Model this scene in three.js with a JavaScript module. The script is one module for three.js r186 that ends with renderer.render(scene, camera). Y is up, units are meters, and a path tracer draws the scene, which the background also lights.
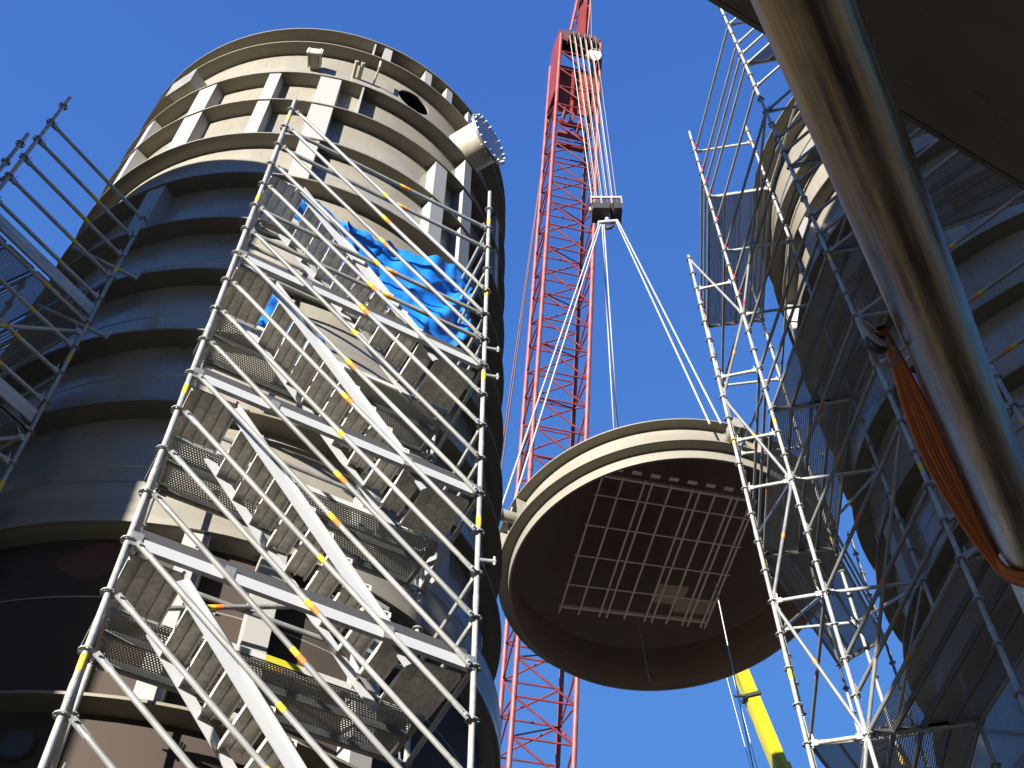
import * as THREE from 'three';
import { Brush, Evaluator, SUBTRACTION } from 'three-bvh-csg';
import { mergeGeometries } from 'three/addons/utils/BufferGeometryUtils.js';

/* ---------- camera, sky, sun, exposure ---------- */
const V = (x, y, z) => new THREE.Vector3(x, y, z);
const EYE = 1.6;                                   // camera height; heights "h" below are above the camera
const scene = new THREE.Scene();
const camera = new THREE.PerspectiveCamera(2 * Math.atan(384 / 1150) * 180 / Math.PI, 1024 / 768, 0.1, 900);
const PITCH = Math.atan(1150 / 855);
camera.position.set(0, EYE, 0);
camera.lookAt(0, EYE + Math.sin(PITCH), -Math.cos(PITCH));
const renderer = new THREE.WebGLRenderer({ antialias: true });
renderer.setSize(1024, 768);
renderer.toneMapping = THREE.LinearToneMapping;
renderer.toneMappingExposure = 4.1;
renderer.shadowMap.enabled = true;

const SUN = V(-0.479, 0.165, 0.862).normalize();
{
  const W = 512, H = 256, d = new Float32Array(W * H * 4);
  const zen = [0.0122, 0.0385, 0.1370], mid = [0.0225, 0.0665, 0.1815], hor = [0.024, 0.095, 0.212], gnd = [0.0312, 0.0297, 0.0265];
  const mix = (a, b, t) => a.map((v, i) => v + (b[i] - v) * t);
  for (let j = 0; j < H; j++) {
    const el = ((j + 0.5) / H - 0.5) * Math.PI, s = Math.sin(el);
    let c;
    if (s < -0.02) c = gnd;
    else { const k = Math.max(s, 0); c = k > 0.6 ? mix(mid, zen, (k - 0.6) / 0.4) : mix(hor, mid, Math.pow(k / 0.6, 0.55)); }
    for (let i = 0; i < W; i++) { const o = (j * W + i) * 4; d[o] = c[0]; d[o + 1] = c[1]; d[o + 2] = c[2]; d[o + 3] = 1; }
  }
  const t = new THREE.DataTexture(d, W, H, THREE.RGBAFormat, THREE.FloatType);
  t.mapping = THREE.EquirectangularReflectionMapping; t.magFilter = THREE.LinearFilter; t.minFilter = THREE.LinearFilter; t.wrapS = THREE.RepeatWrapping;
  t.needsUpdate = true;
  scene.background = t; scene.environment = t;
}
const sun = new THREE.DirectionalLight(new THREE.Color().setRGB(1, 0.95, 0.87), 5);
sun.position.copy(SUN).multiplyScalar(90).add(V(0, 14, -12)); sun.target.position.set(0, 14, -12);
sun.castShadow = true; sun.shadow.mapSize.set(4096, 4096);
Object.assign(sun.shadow.camera, { left: -45, right: 45, top: 60, bottom: -45, near: 1, far: 220 });
scene.add(sun, sun.target);

/* ---------- helpers ---------- */
let seed = 12345; const rnd = () => (seed = (seed * 1664525 + 1013904223) >>> 0) / 4294967296;
const rr = (a, b) => a + (b - a) * rnd();
function noise2(per, sd) {                          // tileable value noise
  let s = sd >>> 0; const r = () => (s = (s * 1664525 + 1013904223) >>> 0) / 4294967296;
  const g = Array.from({ length: per * per }, r);
  return (x, y) => { x = ((x % 1) + 1) % 1 * per; y = ((y % 1) + 1) % 1 * per; const i = Math.floor(x), j = Math.floor(y); let u = x - i, v = y - j; u = u * u * (3 - 2 * u); v = v * v * (3 - 2 * v);
    const q = (a, b) => g[(b % per) * per + (a % per)]; return (q(i, j) * (1 - u) + q(i + 1, j) * u) * (1 - v) + (q(i, j + 1) * (1 - u) + q(i + 1, j + 1) * u) * v; };
}
function tex(W, H, fn, srgb = true) {
  const d = new Uint8Array(W * H * 4);
  for (let j = 0; j < H; j++) for (let i = 0; i < W; i++) { const c = fn(i / W, j / H), o = (j * W + i) * 4; for (let k = 0; k < 3; k++) d[o + k] = Math.max(0, Math.min(255, Math.round(c[k] * 255))); d[o + 3] = 255; }
  const t = new THREE.DataTexture(d, W, H); t.wrapS = t.wrapT = THREE.RepeatWrapping; t.magFilter = THREE.LinearFilter; t.minFilter = THREE.LinearMipmapLinearFilter; t.generateMipmaps = true;
  if (srgb) t.colorSpace = THREE.SRGBColorSpace; t.needsUpdate = true; return t;
}
const n4 = noise2(4, 1), n8 = noise2(8, 2), n16 = noise2(16, 3), n32 = noise2(32, 4), n64 = noise2(64, 5), n128 = noise2(128, 6);
const fbm = (x, y) => n4(x, y) * .35 + n8(x, y) * .27 + n16(x, y) * .17 + n32(x, y) * .11 + n64(x, y) * .06 + n128(x, y) * .04;

const steelTex = tex(512, 512, (x, y) => {          // weathered raw plate: mottled, with vertical runs and a few rust specks
  const f = fbm(x, y), run = n64(x, .03 + y * .04) * .5 + n128(x, y * .06) * .5, sp = n128(x * 1, y) * n64(x + .3, y);
  let v = .86 + (f - .5) * .20 + (run - .5) * .08 * n8(x, y);
  const rust = Math.max(0, sp - .62) * 1.6 + Math.max(0, n16(x + .5, y + .2) * n32(x, y) - .62) * .9;
  return [v * 1.0 - rust * .12, v * .975 - rust * .3, v * .92 - rust * .42];
});
const steelRough = tex(256, 256, (x, y) => { const f = fbm(x + .3, y + .7); const v = .5 + (f - .5) * .7; return [v, v, v]; }, false);
const galvTex = tex(256, 256, (x, y) => { const v = .86 + (n32(x, y) - .5) * .16 + (fbm(x, y) - .5) * .3; return [v, v, v * .985]; });
const paintTex = tex(256, 256, (x, y) => { const f = fbm(x, y), p = Math.max(0, n32(x, y) * n64(x + .1, y) - .58) * 2; const v = .86 + (f - .5) * .4; return [v - p * .1, v - p * .25, v - p * .28]; });
const perfTex = (() => {                            // staggered round holes, 8 x 8 to a tile of 0.21 m
  return tex(256, 256, (x, y) => { let c = x * 8, r = y * 8; const row = Math.floor(r); c += (row % 2) * .5; const dx = c - Math.floor(c) - .5, dy = r - row - .5; const v = Math.hypot(dx, dy) < .235 ? 0 : 1; return [v, v, v]; }, false);
})();
const std = (rgb, rough, metal = 0, extra = {}) => new THREE.MeshStandardMaterial({ color: new THREE.Color().setRGB(...rgb), roughness: rough, metalness: metal, side: THREE.DoubleSide, ...extra });
const M = {
  tank: std([.315, .306, .288], .56, .25, { map: steelTex, roughnessMap: steelRough, bumpMap: steelRough, bumpScale: .002 }),
  plate: std([.241, .235, .220], .55, .25),
  ring: std([.20, .192, .160], .6, .2, { map: steelTex }),  // olive steel, darker than the shell to put underside shade into the colour
  tank2: std([.264, .260, .240], .66, .15, { map: steelTex, roughnessMap: steelRough }),
  inside: std([.30, .225, .17], .75, .1, { map: steelTex }),
  dark: std([.024, .024, .024], .8),
  galv: std([.379, .379, .369], .45, .35, { map: galvTex }),
  galvOld: std([.30, .30, .292], .5, .4, { map: galvTex }),
  galvDark: std([.22, .223, .226], .5, .45, { map: galvTex }),
  toe: std([.040, .040, .041], .6, .2),
  rosette: std([.261, .261, .253], .5, .6),
  alu: std([.316, .320, .320], .5, .25),
  aluPlank: std([.680, .650, .578], .42, .15, { map: galvTex }),
  perf: std([.269, .269, .257], .5, .5, { alphaMap: perfTex, alphaTest: .5 }),
  plankFrame: std([.284, .284, .273], .5, .5, { map: galvTex }),
  yellow: std([.411, .332, .016], .6), orange: std([.458, .134, .016], .6), red: std([.435, .016, .040], .55),
  craneRed: std([.19, .024, .02], .5, .05, { map: paintTex }),
  craneRed2: std([.235, .05, .042], .55, .05, { map: paintTex }),
  craneDark: std([.055, .024, .028], .6, .2),
  rope: std([.158, .134, .103], .7, .2), ropePale: std([.332, .316, .284], .7, .1),
  white: std([.261, .261, .253], .7), sling: std([.21, .215, .22], .8),
  yellowCrane: std([.474, .395, .003], .35, 0, { map: paintTex }),
  black: std([.016, .016, .016], .5), rust: std([.134, .079, .051], .85), grate: std([.72, .60, .52], .7, .1),
  ply: std([.435, .332, .213], .8), roof: std([.25, .215, .18], .75, .15, { map: steelTex }),
  nozzle: std([.411, .395, .356], .5, .1, { map: steelTex }), flange: std([.174, .190, .213], .4, .6), bolt: std([.593, .593, .569], .35, .6),
  rustShadePlate: std([.042, .030, .024], .9, .1, { map: steelTex }),  // rust brown with the shade below the belt put into the colour
  ground: std([.22, .205, .175], .95),
};
const mm = (a, b, t) => V(a.x + (b.x - a.x) * t, a.y + (b.y - a.y) * t, a.z + (b.z - a.z) * t);
const P = (x, h, z) => V(x, h + EYE, z);
const used = {};
function uname(n) { used[n] = (used[n] || 0) + 1; return used[n] === 1 ? n : `${n}_${String(used[n] - 1).padStart(3, '0')}`; }
function thing(name, label, category, base = V(0, 0, 0), group) {
  const g = new THREE.Group(); g.name = uname(name); g.position.copy(base); g.userData = { label, category }; if (group) g.userData.group = group;
  scene.add(g); g.updateMatrixWorld(true); return g;
}
const _inv = new THREE.Matrix4();
function put(parent, mesh, name) {                  // mesh carries its world transform; it becomes a child
  if (name) mesh.name = name; mesh.castShadow = mesh.receiveShadow = true;
  parent.updateWorldMatrix(true, false);
  mesh.updateMatrix(); mesh.applyMatrix4(_inv.copy(parent.matrixWorld).invert()); parent.add(mesh); mesh.updateMatrixWorld(true);
  return mesh;
}
function geo(parent, name, g, mat) {                // geometry in world coordinates, recentred on its own middle
  g.computeBoundingBox(); const c = g.boundingBox.getCenter(V(0, 0, 0)); g.translate(-c.x, -c.y, -c.z);
  const m = new THREE.Mesh(g, mat); m.position.copy(c); return put(parent, m, name);
}
const cyls = {};
function cylGeo(len, r0, r1, seg, open) {
  const k = [len.toFixed(3), r0, r1, seg, open].join(); if (cyls[k]) return cyls[k];
  const g = new THREE.CylinderGeometry(r1, r0, len, seg, 1, !!open); const uv = g.attributes.uv; for (let i = 0; i < uv.count; i++) uv.setXY(i, uv.getX(i) * 1, uv.getY(i) * Math.max(1, len)); return cyls[k] = g;
}
const Y = V(0, 1, 0);
function tube(parent, name, a, b, r, mat, seg = 10, r1) {
  const d = b.clone().sub(a), L = d.length(); const m = new THREE.Mesh(cylGeo(L, r, r1 ?? r, seg), mat);
  m.position.copy(mm(a, b, .5)); m.quaternion.setFromUnitVectors(Y, d.normalize()); return put(parent, m, name);
}
function boxGeo(sx, sy, sz) { const k = 'b' + [sx, sy, sz].map(v => v.toFixed(4)).join(); return cyls[k] || (cyls[k] = new THREE.BoxGeometry(sx, sy, sz)); }
function frame(x, y) { x = x.clone().normalize(); const z = x.clone().cross(y).normalize(); y = z.clone().cross(x).normalize(); return new THREE.Quaternion().setFromRotationMatrix(new THREE.Matrix4().makeBasis(x, y, z)); }
function box(parent, name, c, sx, sy, sz, mat, q) { const m = new THREE.Mesh(boxGeo(sx, sy, sz), mat); m.position.copy(c); if (q) m.quaternion.copy(q); return put(parent, m, name); }
function bar(parent, name, a, b, wy, wz, mat, up = Y) { const d = b.clone().sub(a); return box(parent, name, mm(a, b, .5), d.length(), wy, wz, mat, frame(d, up)); }
function lathe(pts, seg = 96) {                     // one strip per profile segment, so that edges stay sharp
  const out = []; for (let i = 0; i + 1 < pts.length; i++) out.push(new THREE.LatheGeometry([pts[i], pts[i + 1]].map(p => new THREE.Vector2(p[0], p[1])), seg)); return mergeGeometries(out);
}
function ringProfile(ri, ro, h, t) { return [[ri, h], [ro, h], [ro, h + t], [ri, h + t], [ri, h]]; }
function flat(g) { const n = g.toNonIndexed(); n.computeVertexNormals(); return n; }

/* ---------- ground ---------- */
{
  const g = new THREE.PlaneGeometry(1600, 1600, 1, 1); g.rotateX(-Math.PI / 2); const uv = g.attributes.uv; for (let i = 0; i < uv.count; i++) uv.setXY(i, uv.getX(i) * 400, uv.getY(i) * 400);
  const m = new THREE.Mesh(g, M.ground); M.ground.map = tex(512, 512, (x, y) => { const v = .78 + (fbm(x, y) - .5) * .4 + (n128(x, y) - .5) * .3; return [v, v * .97, v * .92]; });
  m.name = 'ground'; m.receiveShadow = true; m.userData = { kind: 'structure', label: 'flat gravel yard under the tanks and scaffolds' }; scene.add(m);
}

/* ---------- tanks ---------- */
const RINGS = [21.3, 20.62, 19.16, 17.98, 16.66, 15.3, 13.93, 12.58, 11.2, 9.83, 8.5, 5.95, 4.5, 3.1, 1.7, .3, -1.0];
const RS = 3.55, RO = 3.8;
function onTank(C, r, th, h) { const a = th * Math.PI / 180; return P(C[0] + r * Math.sin(a), h, C[1] + r * Math.cos(a)); }
function makeTank(C, top, label, rings, opts = {}) {
  const g = thing('steel_tank', label, 'tank', V(C[0], 0, C[1]), 'ring stiffened steel tanks');
  const at = (geom) => geom.translate(C[0], 0, C[1]);
  const sh = lathe([[RS, 0], [RS, top + EYE], [RS - .03, top + EYE], [RS - .03, 0], [RS, 0]]); const uv = sh.attributes.uv, pos = sh.attributes.position;
  for (let i = 0; i < uv.count; i++) uv.setXY(i, uv.getX(i) * 6, pos.getY(i) / 3.6);
  let shell = at(sh);
  if (opts.hole) { const [th, h, r] = opts.hole, a = th * Math.PI / 180, o = V(Math.sin(a), 0, Math.cos(a)); const cut = new Brush(new THREE.CylinderGeometry(r, r, .6, 40)); cut.position.copy(onTank(C, RS, th, h)); cut.quaternion.setFromUnitVectors(Y, o); cut.updateMatrixWorld(); const b = new Brush(shell); b.updateMatrixWorld(); const ev = new Evaluator(); ev.useGroups = false; shell = ev.evaluate(b, cut, SUBTRACTION).geometry; }
  geo(g, 'shell', shell, M.tank);
  geo(g, 'added_roof_plate', at(lathe([[0, top + EYE - .6], [RS - .04, top + EYE - .6], [RS - .04, top + EYE - .58], [0, top + EYE - .58]], 48)), M.tank2);  // unseen disc added inside to make the tank light-tight
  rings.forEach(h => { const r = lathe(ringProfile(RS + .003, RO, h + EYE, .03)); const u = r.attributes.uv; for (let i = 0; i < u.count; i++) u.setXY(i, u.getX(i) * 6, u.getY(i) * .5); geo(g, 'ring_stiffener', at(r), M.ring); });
  for (let k = 3; k < rings.length - 1 && rings[k] > 2; k++) { const h = (rings[k] + rings[k + 1]) / 2 + .12 * (k % 3 - 1); geo(g, 'weld_seam', at(lathe([[RS, h + EYE - .016], [RS + .007, h + EYE], [RS, h + EYE + .016]])), M.tank); }
  return g;
}
function rib(tank, C, th, h0, h1, width, mat = M.plate, depth = RO - RS - .03, name = 'vertical_rib') {
  const a = th * Math.PI / 180, out = V(Math.sin(a), 0, Math.cos(a)), c = onTank(C, RS + depth / 2 + .002, th, (h0 + h1) / 2);
  return box(tank, name, c, depth, h1 - h0 - .006, width, mat, frame(out, Y));
}
const TL = [-3.933, -11.324];
const tankL = makeTank(TL, 21.42, 'tall ring stiffened steel tank behind the scaffold stair tower', RINGS, { hole: [36.8, 20.13, .33] });
{
  const b = lathe([[RO - .03, 7.96 + EYE], [RO + .002, 7.96 + EYE], [RO + .002, 8.498 + EYE], [RO - .03, 8.498 + EYE], [RO - .03, 7.96 + EYE]]); geo(tankL, 'belt_plate', b.translate(TL[0], 0, TL[1]), M.tank2);
  geo(tankL, 'belt_floor', lathe(ringProfile(RS + .003, RO - .031, 7.97 + EYE, .02)).translate(TL[0], 0, TL[1]), M.tank2);
  geo(tankL, 'lower_shell', lathe([[RS + .004, 0], [RS + .004, 7.96 + EYE], [RS + .001, 7.96 + EYE]]).translate(TL[0], 0, TL[1]), M.rustShadePlate);  // brown sleeve, darkened to carry the shade below the belt
  for (const th of [14.5, 26, 44]) rib(tankL, TL, th, 5.985, 7.95, .24, M.plate, .21);
  const gap = (k) => [RINGS[k + 1] + .03, RINGS[k]];
  for (const th of [-60, -41, -21, -2.3, 12.3, 56.5, 76]) for (const k of [2, 3]) { const [a, b] = gap(k); if (th === 56.5 && k === 3) { rib(tankL, TL, 46.5, a, b, .26); rib(tankL, TL, 57, a, b, .26); } else rib(tankL, TL, th, a, b, th === 12.3 ? .36 : th === -21 ? .34 : .2); }
  rib(tankL, TL, 21, ...gap(2), .03, M.plate, .22, 'gusset_plate');
  rib(tankL, TL, 46.5, ...gap(4), .26); rib(tankL, TL, 57, ...gap(4), .26); rib(tankL, TL, 12, ...gap(4), .3);
  for (const th of [-20, 57]) { rib(tankL, TL, th, ...gap(5), .3); }
  for (const th of [21.2, 25.2, 38.5, 46.5, 56, 66, -52, -64]) rib(tankL, TL, th, ...gap(0), th === 21.2 ? .03 : .15, M.plate, .21);
  for (const th of [40, 57]) rib(tankL, TL, th, ...gap(9), .22);
  // lifting lug
  { const t2 = 6.2, a2 = t2 * Math.PI / 180, o2 = V(Math.sin(a2), 0, Math.cos(a2)), s2 = V(o2.z, 0, -o2.x), c = onTank(TL, RS, t2, 20.0); const q = frame(o2, Y);
    const l = box(tankL, 'lifting_lug', c.clone().addScaledVector(o2, .17), .30, .2, .15, M.tank2, q); box(l, 'lug_plate', c.clone().addScaledVector(o2, .31), .04, .22, .28, M.nozzle, q);
    for (const k of [-1, 1]) box(l, 'cheek_plate', c.clone().addScaledVector(o2, .2).addScaledVector(s2, k * .1), .28, .24, .025, M.nozzle, q); }
  for (const t3 of [17.5, 19.2]) tube(tankL, 'pipe_stub', onTank(TL, RS - .02, t3, 19.95), onTank(TL, RS + .3, t3, 20.0), .035, M.nozzle, 10);
  { const b = tube(tankL, 'hook_rod', onTank(TL, RS - .02, 23.6, 19.95), onTank(TL, RS + .32, 23.6, 20.02), .02, M.nozzle, 8); tube(b, 'rod_end', onTank(TL, RS + .31, 23.6, 20.02), onTank(TL, RS + .31, 23.6, 20.3), .025, M.nozzle, 8); }
  // rectangular nozzle on the left flank
  { const tb = -31.5, ab = tb * Math.PI / 180, ob = V(Math.sin(ab), 0, Math.cos(ab)), q = frame(ob, Y); const n = box(tankL, 'duct_nozzle', onTank(TL, RS + .15, tb, 19.9), .3, .5, .5, M.nozzle, q); box(n, 'duct_flange', onTank(TL, RS + .32, tb, 19.9), .03, .58, .58, M.tank2, q); }
  // round nozzle with bolted flange
  { const tn = 58, an = tn * Math.PI / 180, on = V(Math.sin(an), 0, Math.cos(an)), sn = V(on.z, 0, -on.x); const c0 = onTank(TL, RS - .05, tn, 19.95);
    const n = tube(tankL, 'round_nozzle', c0, c0.clone().addScaledVector(on, .6), .42, M.nozzle, 40);
    const f = tube(n, 'nozzle_flange', c0.clone().addScaledVector(on, .601), c0.clone().addScaledVector(on, .65), .54, M.flange, 48);
    for (let i = 0; i < 20; i++) { const p = i / 20 * Math.PI * 2, q = c0.clone().addScaledVector(sn, Math.cos(p) * .49).add(V(0, Math.sin(p) * .49, 0)); tube(n, 'flange_bolt', q.clone().addScaledVector(on, .57), q.clone().addScaledVector(on, .68), .017, M.bolt, 6); } }
  // rusty cut-out mark just below the belt
  { const pos = [], idx = [], n = 28; const pt = (a, r) => { const th = .3 + Math.cos(a) * r * 5.2, h = 7.68 + Math.sin(a) * r * .22; return onTank(TL, RS + .008, th, h); }; const nz = noise2(8, 41); const c = pt(0, 0); pos.push(c.x, c.y, c.z); for (let i = 0; i <= n; i++) { const a = i / n * Math.PI * 2, p = pt(a, .7 + .6 * nz(i % n / n, .3)); pos.push(p.x, p.y, p.z); if (i) idx.push(0, i, i + 1); } const g = new THREE.BufferGeometry(); g.setAttribute('position', new THREE.Float32BufferAttribute(pos, 3)); g.setIndex(idx); g.computeVertexNormals(); geo(tankL, 'rust_mark', g, std([.062, .027, .017], .9)); }
  // lower port
  { const tp = 0, c0 = onTank(TL, RS - .03, tp, 5.62); const lp = tube(tankL, 'lower_port', c0, c0.clone().add(V(0, 0, .07)), .15, M.rustShadePlate, 28); tube(lp, 'port_dark_disc', c0.clone().add(V(0, 0, .02)), c0.clone().add(V(0, 0, .074)), .125, M.black, 28); }  // black disc: the dark of the open port is put into its colour
}
const TR = [8.75, -10.8];
const tankR = makeTank(TR, 21.42, 'steel tank behind the right scaffold, mostly in shade', RINGS);
for (const th of [-112, -84, -56, -28]) for (const k of [3, 5, 8]) rib(tankR, TR, th + k * 3, RINGS[k + 1] + .03, RINGS[k], .26);
// unseen tanks added to throw shade over the left flank and right scaffold
makeTank([-11.07, -1.5], 17.4, 'unseen steel tank added behind the camera on the left to cast shade', [17.3, 16.6, 13.9, 11.2, 8.5, 5.9, 3.1, .3]);
makeTank([-.63, 5.9], 20.0, 'unseen steel tank added directly behind the camera to cast shade', [19.9, 18.1, 16.6, 13.9, 11.2, 8.5, 5.9, .3]);

/* ---------- scaffold system ---------- */
const rosetteGeo = (() => {
  const s = new THREE.Shape(); s.absarc(0, 0, .057, 0, Math.PI * 2); const h = new THREE.Path(); h.absarc(0, 0, .022, 0, Math.PI * 2, true); s.holes.push(h);
  for (let i = 0; i < 4; i++) { const a = i * Math.PI / 2 + .4, p = new THREE.Path(); p.absarc(Math.cos(a) * .043, Math.sin(a) * .043, .011, 0, Math.PI * 2, true); s.holes.push(p); }
  const g = new THREE.ExtrudeGeometry(s, { depth: .01, bevelEnabled: false, curveSegments: 7 }); g.translate(0, 0, -.005); g.rotateX(Math.PI / 2); return g;
})();
function standard(g, x, z, h0, h1, phase, mat = M.galv, tags = []) {
  const s = tube(g, 'standard', P(x, h0, z), P(x, h1, z), .0242, mat, 12);
  for (let h = phase - .5 * Math.ceil((phase - Math.max(h0, 2)) / .5); h < h1 - .05; h += .5) { if (h < Math.max(h0, 2)) continue; const m = new THREE.Mesh(rosetteGeo, mat === M.galv ? M.galv : M.rosette); m.position.copy(P(x, h, z)); m.rotation.y = rnd() * 6; put(s, m, 'rosette'); }
  for (const t of tags) tube(s, 'marker_band', P(x, t, z), P(x, t + .13, z), .0252, M.yellow, 12);
  for (let h = h0 + 2.1; h < h1; h += 2) tube(s, 'spigot_joint', P(x, h, z), P(x, h + .14, z), .0272, mat, 10);
  return s;
}
const ledgerCache = {};
function ledgerGeo(L) {
  const k = L.toFixed(2); if (ledgerCache[k]) return ledgerCache[k];
  const parts = [new THREE.CylinderGeometry(.0242, .0242, L - .16, 10, 1).rotateZ(-Math.PI / 2)];
  for (const s of [-1, 1]) {
    parts.push(new THREE.BoxGeometry(.07, .07, .034).translate(s * (L / 2 - .075), 0, 0));
    parts.push(new THREE.BoxGeometry(.012, .17, .008).rotateZ(s * .12).translate(s * (L / 2 - .06), .03, 0));
  }
  return ledgerCache[k] = mergeGeometries(parts.map(p => p.toNonIndexed()));
}
function ledger(g, a, b, mat = M.galv, tag, name = 'ledger') {
  const d = b.clone().sub(a), L = d.length(), m = new THREE.Mesh(ledgerGeo(L), mat); m.position.copy(mm(a, b, .5)); m.quaternion.copy(frame(d, Y)); put(g, m, name);
  if (tag) { const t0 = tag.t ?? .5, u = d.clone().normalize(), c = mm(a, b, t0); (tag.m || [M.yellow, M.orange]).forEach((mt, i) => tube(m, 'marker_band', c.clone().addScaledVector(u, i * .07), c.clone().addScaledVector(u, i * .07 + .07), .0254, mt, 10)); }
  return m;
}
// a diagonal guard rail with flattened, pinned ends
function rail(g, a, b, mat, tag, name = 'guard_rail') {
  const d = b.clone().sub(a), L = d.length(), u = d.clone().normalize(), k = 'rail' + L.toFixed(2);
  if (!ledgerCache[k]) { const p = [new THREE.CylinderGeometry(.0225, .0225, L - .36, 10, 1).rotateZ(-Math.PI / 2)]; for (const s of [-1, 1]) { p.push(new THREE.CylinderGeometry(.0225, .013, .12, 8, 1).rotateZ(s > 0 ? Math.PI / 2 : -Math.PI / 2).translate(s * (L / 2 - .12), 0, 0)); p.push(new THREE.BoxGeometry(.16, .05, .012).translate(s * (L / 2 - .08), 0, 0)); p.push(new THREE.CylinderGeometry(.012, .012, .05, 6).rotateX(Math.PI / 2).translate(s * (L / 2 - .03), 0, 0)); } ledgerCache[k] = mergeGeometries(p.map(q => q.toNonIndexed())); }
  const m = new THREE.Mesh(ledgerCache[k], mat); m.position.copy(mm(a, b, .5)); m.quaternion.copy(frame(d, Y)); put(g, m, name);
  if (tag) { const c = mm(a, b, tag.t ?? .5); (tag.m || [M.yellow, M.orange]).forEach((mt, i) => tube(m, 'marker_band', c.clone().addScaledVector(u, i * .07), c.clone().addScaledVector(u, i * .07 + .07), .0238, mt, 10)); }
  return m;
}
// perforated steel planks between two transoms; a0-b0 is one long edge, a1-b1 the other
function deck(g, a0, b0, a1, b1, n, mats = {}) {
  const res = [];
  for (let i = 0; i < n; i++) {
    const e = .012, t0 = i / n + e, t1 = (i + 1) / n - e, A = mm(a0, a1, t0), B = mm(b0, b1, t0), C = mm(b0, b1, t1), D = mm(a0, a1, t1);
    const L = A.distanceTo(B), W = A.distanceTo(D), q = new THREE.BufferGeometry(); const p = [A, B, C, A, C, D];
    q.setAttribute('position', new THREE.Float32BufferAttribute(p.flatMap(v => [v.x, v.y, v.z]), 3)); const s = 1 / .21;
    q.setAttribute('uv', new THREE.Float32BufferAttribute([0, 0, L * s, 0, L * s, W * s, 0, 0, L * s, W * s, 0, W * s], 2)); q.computeVertexNormals();
    const sheet = geo(g, 'deck_plank', q, mats.sheet || M.perf); res.push(sheet);
    const dn = V(0, -.035, 0), fm = mats.frame || M.plankFrame;
    for (const [x, y] of [[A, B], [D, C]]) bar(sheet, 'plank_flange', x.clone().add(dn), y.clone().add(dn), .066, .012, fm);
    for (const [x, y] of [[A, D], [B, C]]) bar(sheet, 'plank_end', x.clone().add(dn), y.clone().add(dn), .05, .04, fm);
  }
  return res;
}

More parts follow.
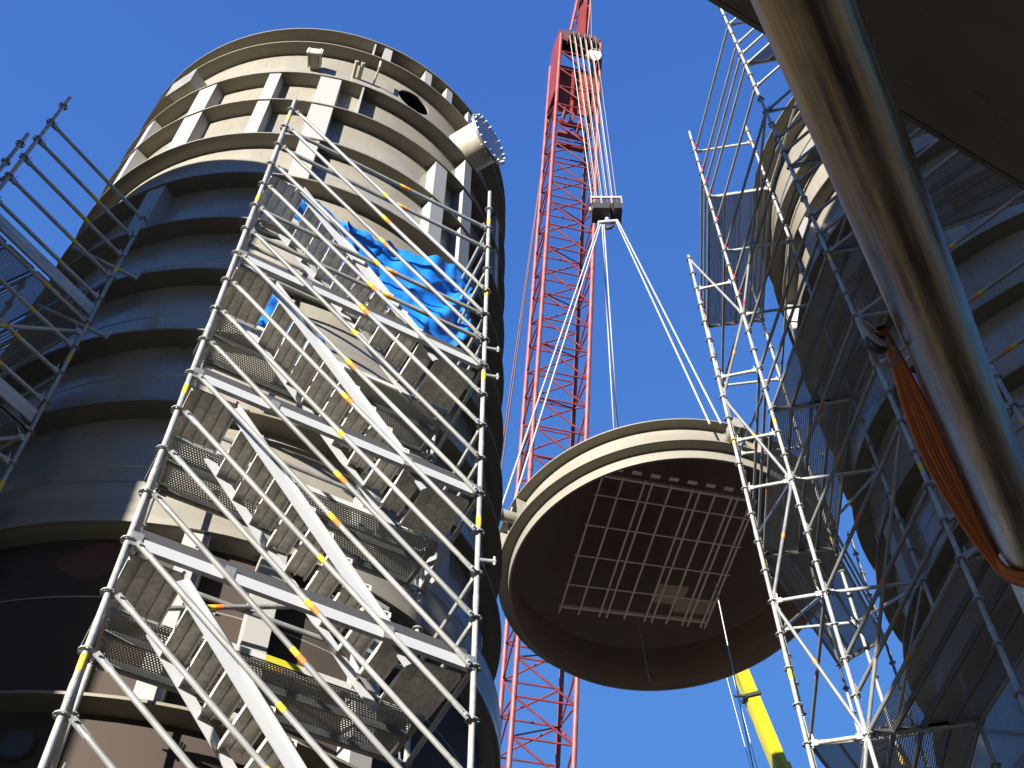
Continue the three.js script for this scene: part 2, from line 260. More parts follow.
/* ---------- scaffold stair tower in front of the left tank ---------- */
const UA = 60.5 * Math.PI / 180, U = V(Math.sin(UA), 0, -Math.cos(UA)), Wd = V(-Math.cos(UA), 0, -Math.sin(UA));
const L0 = V(-2.722, 0, -5.759), BAY = 2.786;
const S = (u, d, h) => L0.clone().addScaledVector(U, u).addScaledVector(Wd, d).setY(h + EYE);
{
  const g = thing('stair_tower', 'galvanised scaffold stair tower with aluminium flights before the left tank', 'scaffold', S(BAY / 2, .7, -EYE));
  const DEP = 1.4, LV = [-.12, 1.88, 3.88, 5.88, 7.88, 9.88, 11.88];
  const stdn = (u, d, top, tags) => { const p = S(u, d, 0); standard(g, p.x, p.z, -EYE, top, 5.88, M.galv, tags); };
  stdn(0, 0, 13.72, [13.1, 11.0, 7.6, 4.72, 2.6]); stdn(BAY, 0, 13.9, [13.0, 9.65, 7.45, 11.3]); stdn(.17, DEP, 13.5, [6.9, 8.9]); stdn(BAY + .1, DEP, 13.5, [7, 9]);
  // long sloping guard rails, one from every rosette on the left standard to the one 2 m lower on the right
  for (let h = 13.38, i = 0; h > 1.9; h -= .5, i++) rail(g, S(.055, -.045, h - .02), S(BAY - .055, -.045, h - 2 - .02), i % 4 === 2 ? M.galvOld : M.galv, { t: .48 + .02 * Math.sin(i * 7), m: i % 3 ? [M.yellow, M.orange] : [M.yellow] });
  // level rails, transoms and decks
  for (const h of [10.38, 10.88, 12.38, 12.88]) ledger(g, S(0, 0, h), S(BAY, 0, h), M.galvOld, { t: .55, m: [M.yellow, M.orange] });
  for (const h of LV) {
    if (h < 11) {
      // channel edge beam carrying the landings, with a dark toe board slotted in behind its upper edge
      bar(g, 'edge_beam', S(.06, .0, h), S(BAY - .06, .0, h), .095, .045, M.alu);
      bar(g, 'toe_board', S(.07, .012, h + .10), S(BAY - .07, .012, h + .10), .1, .03, M.toe);
      for (const k of [.05, .75, BAY - .75, BAY - .05]) box(g, 'beam_clip', S(k, -.026, h + .02), .08, .13, .008, M.galvDark, frame(U, Y));
    }
    for (const u of [0, BAY]) { for (const dh of [0, .5, 1]) if (h + dh < 13.4) ledger(g, S(u, 0, h + dh), S(u ? BAY + .1 : .17, DEP, h + dh), M.galv); }
    for (const dh of [0, .5, 1]) if (h + dh < 13.4) ledger(g, S(.17, DEP, h + dh), S(BAY + .1, DEP, h + dh), M.galvOld, dh === .5 ? { t: .5 } : null);
    if (h > 0 && h < 11) {
      const dk = deck(g, S(.06, .72, h + .05), S(BAY - .06, .72, h + .05), S(.06, 1.36, h + .05), S(BAY - .06, 1.36, h + .05), 2);
      // printed strip along the near plank of this level
      bar(dk[0], 'printed_strip', S(.5, .712, h + .02), S(BAY - .3, .712, h + .02), .055, .004, M.white);
    }
  }
  // the lettered sticker on the deck edge
  {
    const c = document.createElement('canvas'); c.width = 512; c.height = 32; const x = c.getContext('2d'); x.fillStyle = '#e8e8e2'; x.fillRect(0, 0, 512, 32); x.fillStyle = '#f4ea20'; x.fillRect(0, 0, 150, 32); x.fillStyle = '#222'; x.font = 'bold 28px sans-serif'; x.fillText('ALFIX', 372, 26);
    const t = new THREE.CanvasTexture(c); t.colorSpace = THREE.SRGBColorSpace;
    const a = S(1.33, .707, 5.9), b = S(2.33, .707, 5.9), pg = new THREE.PlaneGeometry(a.distanceTo(b), .06); const m = new THREE.Mesh(pg, std([.28, .28, .28], .6, 0, { map: t })); m.position.copy(mm(a, b, .5)); m.quaternion.setFromRotationMatrix(new THREE.Matrix4().makeBasis(U.clone(), Y.clone(), Wd.clone().negate())); put(g, m, 'lettered_sticker');
  }
  // aluminium flights: landing at the upper left, treads, landing at the lower right
  const prof = (len, n) => {                          // ribbed aluminium plank, profile in (u, h), ribs hanging below
    const s = new THREE.Shape(), w = len / n; s.moveTo(0, .006); s.lineTo(0, -.05); s.lineTo(.014, -.05); s.lineTo(.018, -.006);
    for (let i = 1; i < n; i++) { const x = i * w; s.lineTo(x - .012, -.006); s.lineTo(x - .006, -.026); s.lineTo(x + .006, -.026); s.lineTo(x + .012, -.006); }
    s.lineTo(len - .018, -.006); s.lineTo(len - .014, -.05); s.lineTo(len, -.05); s.lineTo(len, .006); s.closePath();
    return new THREE.ExtrudeGeometry(s, { depth: .58, bevelEnabled: false });
  };
  const gTread = prof(.2, 2), gLand = prof(.43, 4), Qs = new THREE.Quaternion().setFromRotationMatrix(new THREE.Matrix4().makeBasis(U.clone(), Y.clone(), Wd.clone().negate()));
  const plank = (par, name, gg, u, h) => { const m = new THREE.Mesh(gg, M.aluPlank); m.position.copy(S(u, .67, h)); m.quaternion.copy(Qs); return put(par, m, name); };
  for (const h of LV) {
    if (h < 1) continue;
    const u0 = .5, u1 = 2.22, fl = bar(g, 'stair_flight', S(u0 - .06, .075, h - .12), S(u1 + .06, .075, h - 2.12), .115, .022, M.alu);
    bar(fl, 'stringer', S(u0 - .06, .685, h - .14), S(u1 + .06, .685, h - 2.14), .08, .022, M.alu);
    bar(fl, 'stringer_lip', S(u0 - .06, .065, h - .045), S(u1 + .06, .065, h - 2.045), .012, .05, M.alu);
    plank(fl, 'landing', gLand, .05, h - .03);
    plank(fl, 'landing', gLand, u1 + .07, h - 2.03);
    const n = 9; for (let i = 1; i <= n; i++) plank(fl, 'tread', gTread, u0 + (u1 - u0) * (i - .5) / n - .05, h - .08 - 2 * i / (n + 1));
  }
  // a stray brace behind the lower deck and short swivel couplers at the right standard
  ledger(g, S(.4, 1.36, 6.5), S(2.1, 1.36, 7.3), M.galvOld, { t: .3 }, 'brace');
  for (const h of [7.05, 9.75, 10.25]) { const t = tube(g, 'swivel_coupler', S(BAY, .0, h), S(BAY + .16, -.03, h + .03), .02, M.galv, 8); tube(t, 'coupler_bolt', S(BAY + .15, -.03, h - .02), S(BAY + .15, -.03, h + .08), .014, M.galv, 6); }
}
// blue tarpaulin bundled over the inner hand rail of the top flight
function tarpMesh(name, label, rowsU, rowsTop, rowsBot, d0, amp, base) {
  const nu = 60, nv = 18, pos = [], idx = []; const lerpArr = (a, t) => { const k = t * (a.length - 1), i = Math.min(a.length - 2, Math.floor(k)); return a[i] + (a[i + 1] - a[i]) * (k - i); };
  const nz = noise2(32, 77), nz2 = noise2(16, 99);
  for (let i = 0; i <= nu; i++) for (let j = 0; j <= nv; j++) { const t = i / nu, v = j / nv; const u = lerpArr(rowsU, t), ht = lerpArr(rowsTop, t), hb = lerpArr(rowsBot, t);
    const c = (nz(t * .55, v * .22) - .5) * amp + (nz2(t * .5 + v * .25, v * .1) - .5) * amp * 1.6 + Math.abs(Math.sin(t * 17 + v * 5 + nz2(t, v) * 3)) * amp * .35;
    const p = S(u + (nz(v * .2, t * .4 + .5) - .5) * .07, d0 + c + .09 * Math.sin(v * 3), ht + (hb - ht) * v); pos.push(p.x, p.y, p.z); }
  for (let i = 0; i < nu; i++) for (let j = 0; j < nv; j++) { const a = i * (nv + 1) + j, b = a + nv + 1; idx.push(a, b, a + 1, b, b + 1, a + 1); }
  const g = new THREE.BufferGeometry(); g.setAttribute('position', new THREE.Float32BufferAttribute(pos, 3)); g.setIndex(idx); g.computeVertexNormals();
  const m = geo(scene, uname(name), g, base); m.userData = { label, category: 'tarpaulin' }; return m;
}
const tarpMat = std([.003, .105, .40], .42);
tarpMesh('blue_tarpaulin', 'crumpled bright blue tarpaulin hung behind the top stair flight', [.5, .87, 1.2, 1.57, 1.9, 2.3, 2.7, 3.0], [12.95, 12.9, 12.82, 12.70, 12.85, 12.9, 12.98, 12.85], [12.5, 12.2, 11.9, 11.7, 11.3, 11.1, 11.1, 11.8], .75, .10, tarpMat);
tarpMesh('blue_tarpaulin', 'dark blue tarpaulin sagging below the top deck near the left standard', [.14, .35, .7, 1.0, 1.36, 1.7], [11.4, 11.5, 11.3, 11.05, 10.75, 10.5], [11.0, 10.6, 10.3, 10.2, 10.1, 10.05], 1.2, .10, tarpMat);

/* ---------- scaffold on the left flank ---------- */
{
  const g = thing('scaffold', 'shaded scaffold corner with guard rails at the left edge of the picture', 'scaffold', V(-6.3, 0, -7.2));
  const Q = [-4.9, -7.36], Pp = [-5.8, -5.99], Q2 = [-7.04, -8.7], P2 = [-9.2, -7.3];
  const pt = (a, h) => P(a[0], h, a[1]);
  for (const [a, top] of [[Q, 13.95], [Pp, 14.35], [Q2, 14.2], [P2, 14.2]]) standard(g, a[0], a[1], -EYE, top, 13.57, M.galv, [10.3, 12.2, 8.2]);
  const P3 = [-6.03, -6.05]; standard(g, P3[0], P3[1], -EYE, 13.35, 13.07, M.galv, []);
  for (const lv of [11.07, 9.07, 7.07, 5.07, 3.07]) {
    for (const dh of [0, .5, 1, 1.5, 2]) { if (lv + dh > 13.7) continue; ledger(g, pt(Pp, lv + dh), pt(Q, lv + dh), M.galv, dh ? { t: .6, m: [M.yellow] } : null); if (dh < 1.4) { ledger(g, pt(Pp, lv + dh), pt(P2, lv + dh), M.galv, { t: .5, m: [M.yellow] }); ledger(g, pt(Q, lv + dh), pt(Q2, lv + dh), M.galv); } }
    ledger(g, pt(P2, lv), pt(Q2, lv), M.galv);
    deck(g, pt(Pp, lv + .06), pt(P2, lv + .06), pt(Q, lv + .06), pt(Q2, lv + .06), 4);
    bar(g, 'toe_board', mm(pt(Pp, lv + .16), pt(Q, lv + .16), .04).add(V(.05, 0, .03)), mm(pt(Pp, lv + .16), pt(Q, lv + .16), .96).add(V(.05, 0, .03)), .2, .03, M.galv);
  }
  for (const h of [13.57, 13.07, 12.57, 12.07]) ledger(g, pt(Pp, h), pt(Q, h), M.galv, { t: .55, m: [M.yellow] });
  ledger(g, pt(Pp, 7.1), pt(Q, 9.0), M.galv, { t: .5 }, 'brace'); ledger(g, pt(Pp, 9.1), pt(Q, 10.9), M.galv, { t: .5 }, 'brace'); ledger(g, pt(Pp, 5.1), pt(P2, 7), M.galv, null, 'brace'); ledger(g, pt(P2, 9.1), pt(Pp, 11), M.galv, { t: .4 }, 'brace');
  for (const h of [12.3, 11.0]) { const t = tube(g, 'tie_tube', pt(Q, h).add(V(-.5, .02, .3)), pt(Q, h).add(V(.22, .02, -.16)), .0242, M.galv, 10); tube(t, 'coupler', pt(Q, h).add(V(.2, -.02, -.15)), pt(Q, h).add(V(.22, .14, -.15)), .022, M.galv, 8); }
}

/* ---------- scaffold ring round the right tank ---------- */
{
  const g = thing('scaffold', 'tall scaffold ring with perforated decks round the right tank', 'scaffold', V(5, 0, -10));
  const A = [4.08, -7.51], B = [3.70, -10.09], C = [3.10, -10.24], D = [4.82, -9.89], B2 = [3.97, -13.0], E2 = [5.06, -12.84], Ai = [5.2, -7.3], A0 = [5.85, -5.65], A0i = [6.5, -6.7], B3 = [5.6, -15.6], E3 = [6.25, -14.95], C2 = [3.37, -12.3];
  const pt = (a, h) => P(a[0], h, a[1]);
  const tg = (p) => [p + 3.1, p + 7.2, p + 11.3].map(v => v);
  for (const [a, top, ph] of [[A, 22.6, 7.43], [B, 22.4, 7.43], [C, 17.55, 7.43], [D, 22.3, 7.43], [B2, 20.9, 7.43], [E2, 20.9, 7.43], [Ai, 22.2, 7.43], [A0, 22.2, 7.43], [A0i, 22.2, 7.43], [B3, 15.2, 7.43], [E3, 15.5, 7.43]]) standard(g, a[0], a[1], -EYE, top, ph, M.galv, tg(ph - 3.4 + a[0] * .37));
  const R1 = { t: .93, m: [M.red] }, R2 = { t: .5, m: [M.orange] }, R3 = { t: .46, m: [M.yellow, M.orange] };
  // transoms across the ring
  for (const h of [3.43, 5.43, 7.43, 9.43, 11.43, 12.93, 15.43, 17.43, 19.43, 21.43]) { ledger(g, pt(B, h), pt(D, h), M.galv, h > 14 ? { t: .95, m: [M.red] } : null); ledger(g, pt(A, h), pt(Ai, h)); ledger(g, pt(A0, h), pt(A0i, h)); if (h < 20.5) ledger(g, pt(B2, h), pt(E2, h)); if (h < 15) ledger(g, pt(B3, h), pt(E3, h)); }
  for (const h of [3.43, 5.43, 7.43, 9.43, 11.43, 12.43, 13.93, 16.43]) ledger(g, pt(C, h), pt(B, h));
  for (const h of [5.43, 7.43, 9.43, 11.43, 13.43]) { ledger(g, pt(C, h + .5), pt(B2, h + .5), M.galvOld, R2); rail(g, pt(D, h), pt(E2, h + 2), M.galvOld, R2, 'brace'); }
  // outer ledgers and guard rails
  for (const h of [7.43, 7.93, 8.43, 9.43, 10.43, 11.43, 12.93, 13.43, 13.93, 14.93, 15.93, 16.43, 17.43, 18.43, 19.43, 19.93, 20.43, 21.43]) { ledger(g, pt(A, h), pt(B, h), M.galvOld, h > 15 ? R1 : R2); ledger(g, pt(A0, h), pt(A, h), M.galvOld, R3); }
  for (const h of [7.43, 9.43, 12.93, 15.43, 19.43]) { ledger(g, pt(Ai, h), pt(D, h), M.galvOld); ledger(g, pt(A0i, h), pt(Ai, h), M.galvOld); }
  for (const h of [7.43, 9.43, 12.93, 13.43, 13.93, 17.43, 19.43, 19.93, 20.43]) { ledger(g, pt(B, h), pt(B2, h), M.galvOld, h > 15 ? R1 : R2); ledger(g, pt(D, h), pt(E2, h), M.galvOld); if (h < 15) { ledger(g, pt(B2, h), pt(B3, h), M.galvOld); ledger(g, pt(E2, h), pt(E3, h), M.galv); } }
  // zigzag braces
  for (let h = 3.43, i = 0; h < 16; h += 2, i++) { rail(g, pt(i % 2 ? C : B, h), pt(i % 2 ? B : C, h + 2), M.galvDark, R2, 'brace'); rail(g, pt(B, h), pt(B2, h + 2), M.galvDark, R2, 'brace'); if (h < 13) rail(g, pt(E2, h), pt(E3, h + 2), M.galvOld, null, 'brace'); }
  rail(g, pt(A, 9.43), pt(B, 7.43), M.galvOld, R2, 'brace'); rail(g, pt(A, 17.43), pt(B, 15.43), M.galvOld, R1, 'brace');
  // decks
  const up = .06;
  const dk = (a, b, c, d, h, n) => deck(g, pt(a, h + up), pt(b, h + up), pt(c, h + up), pt(d, h + up), n);
  dk(A, B, Ai, D, 7.43, 4); dk(A, B, Ai, D, 12.93, 4); dk(A0, A, A0i, Ai, 7.43, 4); dk(A0, A, A0i, Ai, 12.93, 4); dk(A0, A, A0i, Ai, 19.43, 3);
  dk(B, B2, D, E2, 12.93, 4); dk(B, B2, D, E2, 19.43, 4); dk(B2, B3, E2, E3, 12.93, 3); dk(B, B2, D, E2, 7.43, 4); dk(B2, B3, E2, E3, 9.43, 3); dk(A0, A, A0i, Ai, 15.43, 3);
}

/* ---------- tank section hanging from the crane ---------- */
const K = 1.2, HC = P(3.715 * K, 18.924 * K, -19.912 * K), HN = V(-.046, 1, -.025).normalize();
const HQ = new THREE.Quaternion().setFromUnitVectors(Y, HN);
const Hp = (x, o, z) => V(x * K, o * K, z * K).applyQuaternion(HQ).add(HC);
{
  const g = thing('tank_section', 'round steel tank section hanging open side down from the crane', 'tank section', HC.clone());
  const local = (geom) => geom.scale(K, K, K).applyQuaternion(HQ).translate(HC.x, HC.y, HC.z);
  geo(g, 'shell', local(lathe([[3.8, 0], [3.8, 1.38], [3.785, 1.38]], 128)), M.tank);
  geo(g, 'inner_lining', local(lathe([[3.785, .001], [3.785, 1.38]], 128)), M.inside);
  geo(g, 'lining_band', local(lathe([[3.783, .002], [3.75, .01], [3.75, .7], [3.783, .71]], 128)), M.inside);
  geo(g, 'roof_cone', local(lathe([[3.79, 1.38], [.9, 4.0], [0, 4.05]], 96)), M.inside);
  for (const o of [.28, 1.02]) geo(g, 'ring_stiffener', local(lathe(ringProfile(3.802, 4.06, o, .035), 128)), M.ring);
  geo(g, 'bottom_lip', local(lathe(ringProfile(3.752, 3.8, -.02, .02), 128)), M.tank2);
  // gussets between the two rings
  for (const th of [-70, -62, -78, 20, 28, 100, 150, 200, 250]) { const a = th * Math.PI / 180, o = V(Math.sin(a), 0, Math.cos(a)); box(g, 'gusset_plate', Hp(o.x * 3.925, .665, o.z * 3.925), .23 * K, .70 * K, .035, M.tank, HQ.clone().multiply(frame(o, Y))); }
  for (const th of [17, -67, 107, 197]) { const a = th * Math.PI / 180, o = V(Math.sin(a), 0, Math.cos(a)); const t = tube(g, 'lifting_trunnion', Hp(o.x * 3.8, .72, o.z * 3.8), Hp(o.x * 4.32, .72, o.z * 4.32), .17, M.tank, 24); tube(t, 'trunnion_plate', Hp(o.x * 4.32, .72, o.z * 4.32), Hp(o.x * 4.35, .72, o.z * 4.35), .21, M.tank, 24); }
  // support grate inside: corners taken on its own plane
  const off = .9, c = { tl: [-1.62, 2.62], tr: [2.01, 1.69], br: [1.25, -2.32], bl: [-2.47, -1.57] };
  const gp = (s, t, dz = 0) => { const x = (c.bl[0] * (1 - s) + c.br[0] * s) * (1 - t) + (c.tl[0] * (1 - s) + c.tr[0] * s) * t, z = (c.bl[1] * (1 - s) + c.br[1] * s) * (1 - t) + (c.tl[1] * (1 - s) + c.tr[1] * s) * t; return Hp(x, off + dz, z); };
  const gr = bar(g, 'support_grate', gp(-.01, 0), gp(1.01, 0), .10, .06, M.grate);
  bar(gr, 'edge_beam', gp(-.01, 1), gp(1.01, 1), .10, .06, M.grate);
  for (const s of [0, .13, .27, .32, .44, .58, .63, .73, .84, .88, .97, 1]) bar(gr, 'long_bar', gp(s, -.04, -.06), gp(s, 1.02, -.06), .05, .045, M.grate);
  for (const t of [.2, .43, .66, .88]) bar(gr, 'cross_rod', gp(-.02, t, -.10), gp(1.02, t, -.10), .03, .03, M.grate);
  for (let i = 0; i < 8; i++) bar(gr, 'clip_plate', gp(.06 + i * .12, 1.05, .02), gp(.12 + i * .12, 1.05, .02), .03, .12, M.grate);
  bar(g, 'plywood_board', gp(.60, .18, .06), gp(.80, .18, .06), .02, .8, M.ply); bar(g, 'plywood_board', gp(.76, .09, .075), gp(1.02, .10, .075), .02, .55, M.ply);
}
// tag lines
{
  const l1 = tube(scene, 'tag_line', Hp(1.15, .3, -.3), P(3.9 * K, 9.5 * K, -16.0 * K), .016, M.ropePale, 6); l1.name = 'tag_line'; l1.userData = { label: 'pale tag line hanging from the grate across the section rim', category: 'rope', group: 'tag lines' };
  const l2 = tube(scene, 'tag_line', Hp(-.55, .85, -1.95), Hp(-.4, -.7, -2.6), .008, M.ropePale, 6); l2.name = 'tag_line_001'; l2.userData = { label: 'thin dark line hanging inside the round section', category: 'rope', group: 'tag lines' };
}

/* ---------- red lattice crane, ropes and hook block ---------- */
const HOOK = P(3.42 * K, 37.4 * K, -19.95 * K);
{
  const base = P(-1.16, -1.6, -44.2), head = P(3.1 * K, 54.5 * K, -20.3 * K);
  const g = thing('lattice_crane', 'tall red lattice boom crane rising behind the hanging section', 'crane', V(base.x, 0, base.z));
  const ax = head.clone().sub(base).normalize(), back = V(-1.6, 0, -6.5).normalize(), side = ax.clone().cross(back).normalize(); if (side.x < 0) side.negate(); const fw = side.clone().cross(ax).normalize(); if (fw.z < 0) fw.negate();
  const LEN = head.distanceTo(base), HW = 1.18;
  const q = (s, i) => { const k = s < 3 ? .25 + .75 * s / 3 : 1; const sx = [-1, 1, 1, -1][i] * HW * k, sz = [1, 1, -1, -1][i] * HW * k; return base.clone().addScaledVector(ax, s).addScaledVector(side, sx).addScaledVector(fw, sz); };
  for (let i = 0; i < 4; i++) { tube(g, 'chord', q(0, i), q(3, i), .1, M.craneRed2, 10); tube(g, 'chord', q(3, i), q(LEN - 5, i), .1, M.craneRed2, 12); tube(g, 'chord', q(LEN - 5, i), q(LEN - .5, i), .1, M.craneRed2, 10); }
  const n = 44, st = (LEN - 3.5) / n;
  for (let k = 0; k < n; k++) for (let i = 0; i < 4; i++) { const s0 = 3 + k * st, s1 = s0 + st, j = (i + 1) % 4; const a = (k + i) % 2 ? q(s0, j) : q(s0, i), b = (k + i) % 2 ? q(s1, i) : q(s1, j); tube(g, 'lacing', i % 2 ? a : q(s0, j), i % 2 ? b : q(s1, i), .042, M.craneRed, 7); if (k % 2 === 0 || i % 2 === 0) tube(g, 'lacing', q(s0, i), q(s0, j), .04, M.craneRed, 7); if (i === 0 && k % 2) tube(g, 'lacing', q(s0, 0), q(s1, 2), .035, M.craneRed, 6); }
  for (const s of [14, 25, 40, 52]) for (let i = 0; i < 4; i++) tube(g, 'boom_joint', q(s, i), q(s + .35, i), .12, M.craneRed2, 10);
  // walkway plates and inner frames near the head
  const Qb = new THREE.Quaternion().setFromRotationMatrix(new THREE.Matrix4().makeBasis(side, ax, fw));
  for (let k = 0; k < 3; k++) box(g, 'head_bulkhead', base.clone().addScaledVector(ax, LEN - 8.4 + k * .9), 1.5, .16, .3, M.craneRed, Qb);
  box(g, 'head_plate', base.clone().addScaledVector(ax, LEN - 3.6).addScaledVector(fw, -.2), 1.9, 3.6, .12, M.craneRed, Qb); box(g, 'head_plate', base.clone().addScaledVector(ax, LEN - 2.2).addScaledVector(fw, -.95), 2.0, 3.4, .1, M.craneRed, Qb); for (let k = 0; k < 3; k++) tube(g, 'guide_sheave', base.clone().addScaledVector(ax, LEN - 5.8 - k * .5).addScaledVector(fw, .1).addScaledVector(side, -.5 + k * .4), base.clone().addScaledVector(ax, LEN - 5.8 - k * .5).addScaledVector(fw, .1).addScaledVector(side, -.4 + k * .4), .4, M.craneRed2, 18);
  for (const sx of [-1.2, 1.2]) box(g, 'head_cheek', base.clone().addScaledVector(ax, LEN - 2.4).addScaledVector(side, sx), .1, 5.4, 1.7, M.craneRed, Qb);
  box(g, 'sheave_housing', base.clone().addScaledVector(ax, LEN - .2).addScaledVector(fw, .5), 2.3, 1.0, .9, M.craneDark, Qb);
  for (let k = 0; k < 7; k++) { const c = base.clone().addScaledVector(ax, LEN - .45).addScaledVector(fw, .95).addScaledVector(side, -.7 + k * .23); tube(g, 'sheave', c.clone().addScaledVector(side, -.05), c.clone().addScaledVector(side, .05), .5, M.craneDark, 24); }
  { const c = base.clone().addScaledVector(ax, LEN - 1.6).addScaledVector(fw, 1.0).addScaledVector(side, .72); const b = tube(g, 'overhaul_ball', c.clone(), c.clone().add(V(.1, -.95, .45)), .36, M.white, 20); tube(b, 'ball_cap', c.clone().add(V(.1, -.95, .45)), c.clone().add(V(.11, -1.0, .5)), .36, M.grate, 20); tube(b, 'whip_line', c, base.clone().addScaledVector(ax, LEN + 9).addScaledVector(side, .35).addScaledVector(fw, .8), .02, M.rope, 5); }
  { const c = base.clone().addScaledVector(ax, LEN - 4.6).addScaledVector(side, -1.05).addScaledVector(fw, -.7); box(g, 'pendant_anchor', c, .3, 1.1, .6, M.craneRed, Qb); for (const k of [0, .3]) tube(g, 'pendant_line', c.clone().addScaledVector(fw, -.3), P(-4 - k, 16, -49), .035, M.craneDark, 6); }
  // fly jib mast above the head
  { const j0 = base.clone().addScaledVector(ax, LEN + .1).addScaledVector(side, .02), j1 = base.clone().addScaledVector(ax, LEN + 7).addScaledVector(side, .28).addScaledVector(fw, 1); const w = .5;
    for (const [sx, sz] of [[-1, -1], [1, -1], [1, 1], [-1, 1]]) tube(g, 'jib_chord', j0.clone().addScaledVector(side, sx * .55).addScaledVector(fw, sz * .3), j1.clone().addScaledVector(side, sx * .25).addScaledVector(fw, sz * .25), .07, M.craneRed, 8);
    box(g, 'jib_web', mm(j0, j1, .45), .5, 5.4, .3, M.craneRed, Qb);
    for (let k = 0; k < 6; k++) { const a = mm(j0, j1, k / 6), b = mm(j0, j1, (k + 1) / 6), s = k % 2 ? 1 : -1; tube(g, 'jib_lacing', a.clone().addScaledVector(side, s * .45), b.clone().addScaledVector(side, -s * .4), .04, M.craneRed, 6); }
    tube(g, 'jib_sheave', j1.clone().addScaledVector(side, .42), j1.clone().addScaledVector(side, .52), .35, M.ropePale, 16); }
  // hoist ropes down to the block
  for (let k = 0; k < 10; k++) { const r = k % 2; tube(g, 'hoist_rope', base.clone().addScaledVector(ax, LEN - .5).addScaledVector(fw, 1.3 + r * .25).addScaledVector(side, -.72 + k * .16), HOOK.clone().add(V(-.52 + k * .115, .35, r * .25 - .1)), .019, r ? M.rope : M.ropePale, 5); }
  // crawler base on the ground, hidden far below
  box(g, 'crawler_body', V(base.x, 1.6, base.z - 2.5), 4, 2, 6, M.craneRed); for (const s of [-1, 1]) box(g, 'crawler_track', V(base.x + s * 2.7, .61, base.z - 2), 1.1, 1.2, 8, M.black);
}
{
  const g = thing('hook_block', 'dark multi sheave hook block above the sling shackle', 'hook block', HOOK.clone());
  for (const x of [-.62, .62]) box(g, 'cheek_plate', HOOK.clone().add(V(x, -.05, 0)), .05, 1.15, .9, M.craneDark);
  for (let k = 0; k < 5; k++) tube(g, 'sheave', HOOK.clone().add(V(-.45 + k * .22, .12, 0)), HOOK.clone().add(V(-.35 + k * .22, .12, 0)), .46, M.craneDark, 24);
  box(g, 'weight_plate', HOOK.clone().add(V(-.25, -.35, .12)), .7, .55, .75, M.black); box(g, 'weight_plate', HOOK.clone().add(V(.45, -.35, .12)), .3, .55, .75, M.black);
  for (const x of [-.72, -.24, .24, .72]) box(g, 'guard_strap', HOOK.clone().add(V(x * .92, .1, .5)), .07, .7, .03, M.rope);
  tube(g, 'axle', HOOK.clone().add(V(-.72, .12, 0)), HOOK.clone().add(V(.72, .12, 0)), .1, M.ropePale, 14); tube(g, 'cross_bar', HOOK.clone().add(V(-.66, .36, .47)), HOOK.clone().add(V(.66, .36, .47)), .06, M.ropePale, 10);
  tube(g, 'hook_shank', HOOK.clone().add(V(0, -.9, 0)), HOOK.clone().add(V(0, -.3, 0)), .09, M.white, 12);
  const cr = new THREE.CatmullRomCurve3([V(0, -.85, 0), V(.14, -1.05, 0), V(.2, -1.3, 0), V(.05, -1.52, 0), V(-.2, -1.45, 0), V(-.26, -1.22, 0)].map(v => v.add(HOOK))); geo(g, 'hook', new THREE.TubeGeometry(cr, 24, .08, 10), M.craneDark);
  tube(g, 'shackle_bar', HOOK.clone().add(V(-.42, -1.42, .2)), HOOK.clone().add(V(.42, -1.1, .1)), .085, M.white, 12);
}
{
  const hk = (dx, dy) => HOOK.clone().add(V(dx, dy, .15));
  const tr = (th, o = .72, r = 4.2) => { const a = th * Math.PI / 180; return Hp(Math.sin(a) * r, o, Math.cos(a) * r); };
  const sl = (label, a, b, gap) => { const g = thing('lifting_sling', label, 'sling', mm(a, b, 0), 'slings of the hanging section'); const d = b.clone().sub(a).normalize(), s = d.clone().cross(V(0, 0, 1)).normalize();
    for (const k of [0, 1]) tube(g, 'sling_leg', a.clone().addScaledVector(s, (k - .5) * .08), b.clone().addScaledVector(s, (k - .5) * gap), .03, M.sling, 8); return g; };
  sl('pale double sling running left down to the section rim', hk(-.36, -1.45), tr(-67), .3);
  sl('middle pale sling running almost straight down behind the rim', hk(-.22, -1.5), tr(188), .2);
  sl('pale double sling running right down to the trunnion', hk(.4, -1.2), tr(11), .3);
}
/* ---------- yellow telescopic crane behind ---------- */
{
  const a = P(7.28 * K, 23.7 * K, -29.1 * K), b = P(8.07 * K, 20.9 * K, -29.9 * K), d = b.clone().sub(a).normalize(), top = a.clone().addScaledVector(d, -4), bot = a.clone().addScaledVector(d, 29.5 / -d.y);
  const g = thing('telescopic_crane', 'bright yellow telescopic boom below the hanging section', 'crane', V(bot.x, 0, bot.z));
  const Qy = frame(d, V(0, 0, 1)); const seg = (s0, s1, w) => bar(g, 'boom_section', a.clone().addScaledVector(d, s0), a.clone().addScaledVector(d, s1), w, w * .85, M.yellowCrane, V(0, 0, 1));
  seg(-4, 3.7, .55); seg(3.6, 14, .67); seg(13.9, 30.5, .8);
  for (const s of [.9, 4.1]) { const c = a.clone().addScaledVector(d, s); const k = box(g, 'hose_clamp', c, .12, .72, .64, M.black, Qy); box(k, 'clamp_arm', c.clone().add(V(-.42, -.1, .2)), .5, .08, .08, M.black); }
  for (const x of [-.5, -.75]) tube(g, 'hoist_line', a.clone().add(V(x, 0, .5)), b.clone().add(V(x * .6, -12, .5)), .015, M.ropePale, 5);
  box(g, 'carrier', V(bot.x, 1.4, bot.z - 1), 2.8, 2.2, 9, M.yellowCrane);
}

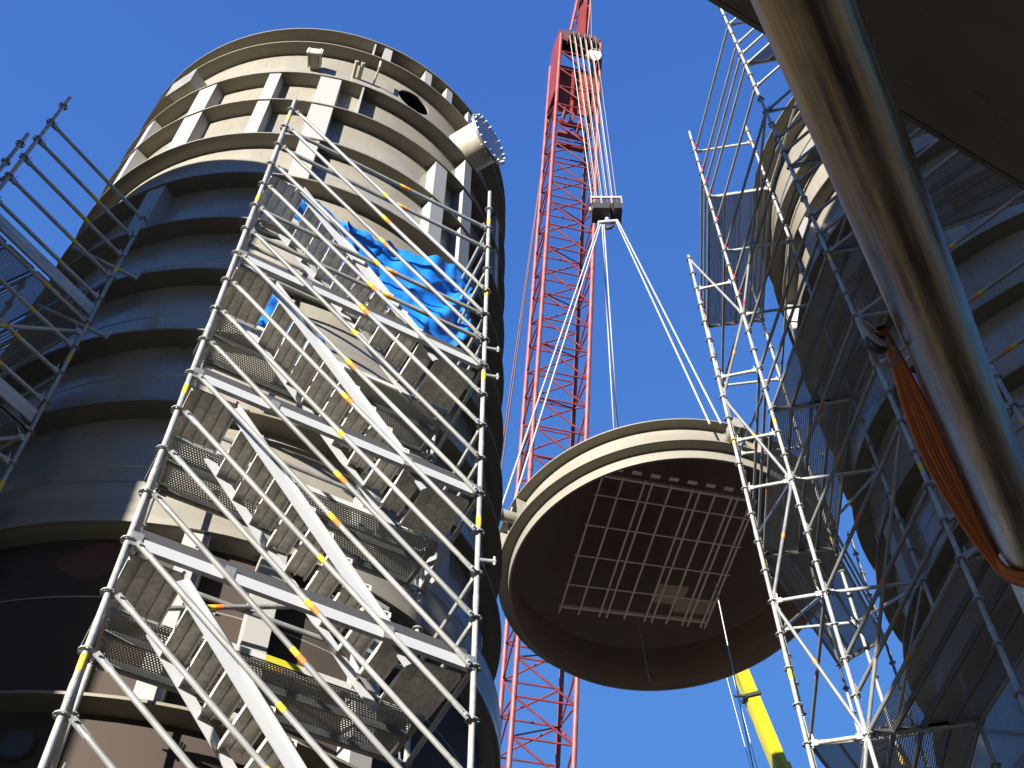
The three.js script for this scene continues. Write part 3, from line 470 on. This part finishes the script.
/* ---------- platform overhead, polished pipe, orange sling ---------- */
{
  const g = thing('overhead_platform', 'dark steel platform edge overhead in the upper right corner', 'platform', V(0.8, 0, -1.2));
  const F = (u, w, h) => V(0, 0, 0).addScaledVector(U, u).addScaledVector(Wd, w).setY(h + EYE); const q = frame(U, Y);
  box(g, 'deck_plate', F(4.1, -.055, 4.55), 9.8, .02, 1.89, M.roof, q);  // lengthened beyond view, added to keep sky off the pipe
  box(g, 'edge_beam', F(4.1, .88, 4.5), 9.8, .2, .02, M.roof, q);
  box(g, 'soffit', F(4.1, -.06, 4.40), 9.79, .016, 1.85, M.roof, q);
  for (const [u, w] of [[-.6, -.8], [8.8, -.8], [8.8, .7]]) tube(g, 'post', F(u, w, -EYE), F(u, w, 4.38), .08, M.roof, 16);
}
const PD = V(.69, .356, -1.198).normalize(), P0 = P(1.02, 3.66, -1.36), PR = .15;
{
  const brushed = tex(512, 128, (x, y) => { const v = .80 + (n128(x, y * .03) - .5) * .14 + (n64(x, y * .06) - .5) * .12 + (fbm(x, y) - .5) * .2; return [v, v * .93, v * .80]; });
  const rough = tex(256, 128, (x, y) => { const v = .42 + (n64(x, y * .05) - .5) * .2 + (fbm(x, y) - .5) * .25; return [v, v, v]; }, false);
  const pm = std([.52, .45, .36], .85, .95, { map: brushed, roughnessMap: rough });
  const a = P0.clone().addScaledVector(PD, -1.45), b = P0.clone().addScaledVector(PD, 6.2);
  const g = thing('steel_pipe', 'polished brown steel pipe crossing the right foreground diagonally', 'pipe', a.clone());
  tube(g, 'pipe_wall', a, b, PR, pm, 64);
  for (const s of [.0, 6.1]) { const c = P0.clone().addScaledVector(PD, s === 0 ? -1.44 : s); tube(g, 'end_flange', c, c.clone().addScaledVector(PD, .03), PR + .07, M.galvOld, 40); }
  for (const s of [-1.2, -.1]) { const c = P0.clone().addScaledVector(PD, s); tube(g, 'hanger_rod', c.clone().add(V(0, PR - .02, 0)), c.clone().setY(4.392 + EYE), .01, M.galvOld, 8); }
}
{
  // orange webbing: several parallel straps hanging from a hook on the pipe's underside and looping round it further on
  const side = PD.clone().cross(Y).normalize().negate(), up = side.clone().cross(PD).normalize(); if (up.y < 0) up.negate();
  const around = (s, ang, r) => P0.clone().addScaledVector(PD, s).addScaledVector(side, Math.cos(ang) * r).addScaledVector(up, Math.sin(ang) * r);
  const g = thing('orange_sling', 'orange webbing sling running along the underside of the steel pipe', 'sling', around(2, 0, .2));
  const mats = [std([.50, .14, .025], .75), std([.60, .19, .04], .75), std([.44, .105, .02], .75)];
  for (let k = 0; k < 7; k++) {
    const t = k / 6, R = (b, w) => b + t * w, pts = [around(1.5, .1, R(.2, .015)), around(1.75, .08, R(.185, .04)), around(2.1, .05, R(.172, .085)), around(2.5, .0, R(.172, .105)), around(2.95, -.02, R(.172, .095)), around(3.3, -.08, R(.172, .075)), around(3.6, -.2, R(.17, .05)), around(3.78 + k * .03, -.7, .172), around(3.82 + k * .032, -1.6, .168), around(3.84 + k * .034, -2.6, .168)];
    const c = new THREE.CatmullRomCurve3(pts), gg = new THREE.TubeGeometry(c, 60, .0135, 6); geo(g, 'strap', gg, mats[k % 3]);
  }
  const cl = geo(g, 'rope_knot', new THREE.TorusGeometry(.075, .014, 8, 24).rotateY(.6).translate(...around(1.5, .1, .24).toArray()), M.ropePale); geo(cl, 'knot_loop', new THREE.TorusGeometry(.055, .012, 8, 20).rotateX(.8).translate(...around(1.62, -.1, .24).toArray()), M.white);
  geo(cl, 'hook_body', new THREE.SphereGeometry(.05, 16, 12).scale(1, 1.3, .8).translate(...around(1.56, 0, .25).toArray()), M.black);
  // violet protective film edge under the straps
  const fp = [around(1.95, .5, .158), around(2.4, .42, .162), around(2.9, .36, .165), around(3.4, .2, .165), around(3.72, -.1, .165)], fc = new THREE.CatmullRomCurve3(fp); 
  const m = geo(scene, 'protective_film', new THREE.TubeGeometry(fc, 40, .03, 10), new THREE.MeshPhysicalMaterial({ color: new THREE.Color().setRGB(.42, .38, .55), roughness: .3, clearcoat: .6 })); m.userData = { label: 'strip of violet protective film between pipe and orange sling', category: 'film' };
}
scene.traverse(o => { if (o.isMesh) { o.castShadow = true; o.receiveShadow = true; } });
renderer.render(scene, camera);
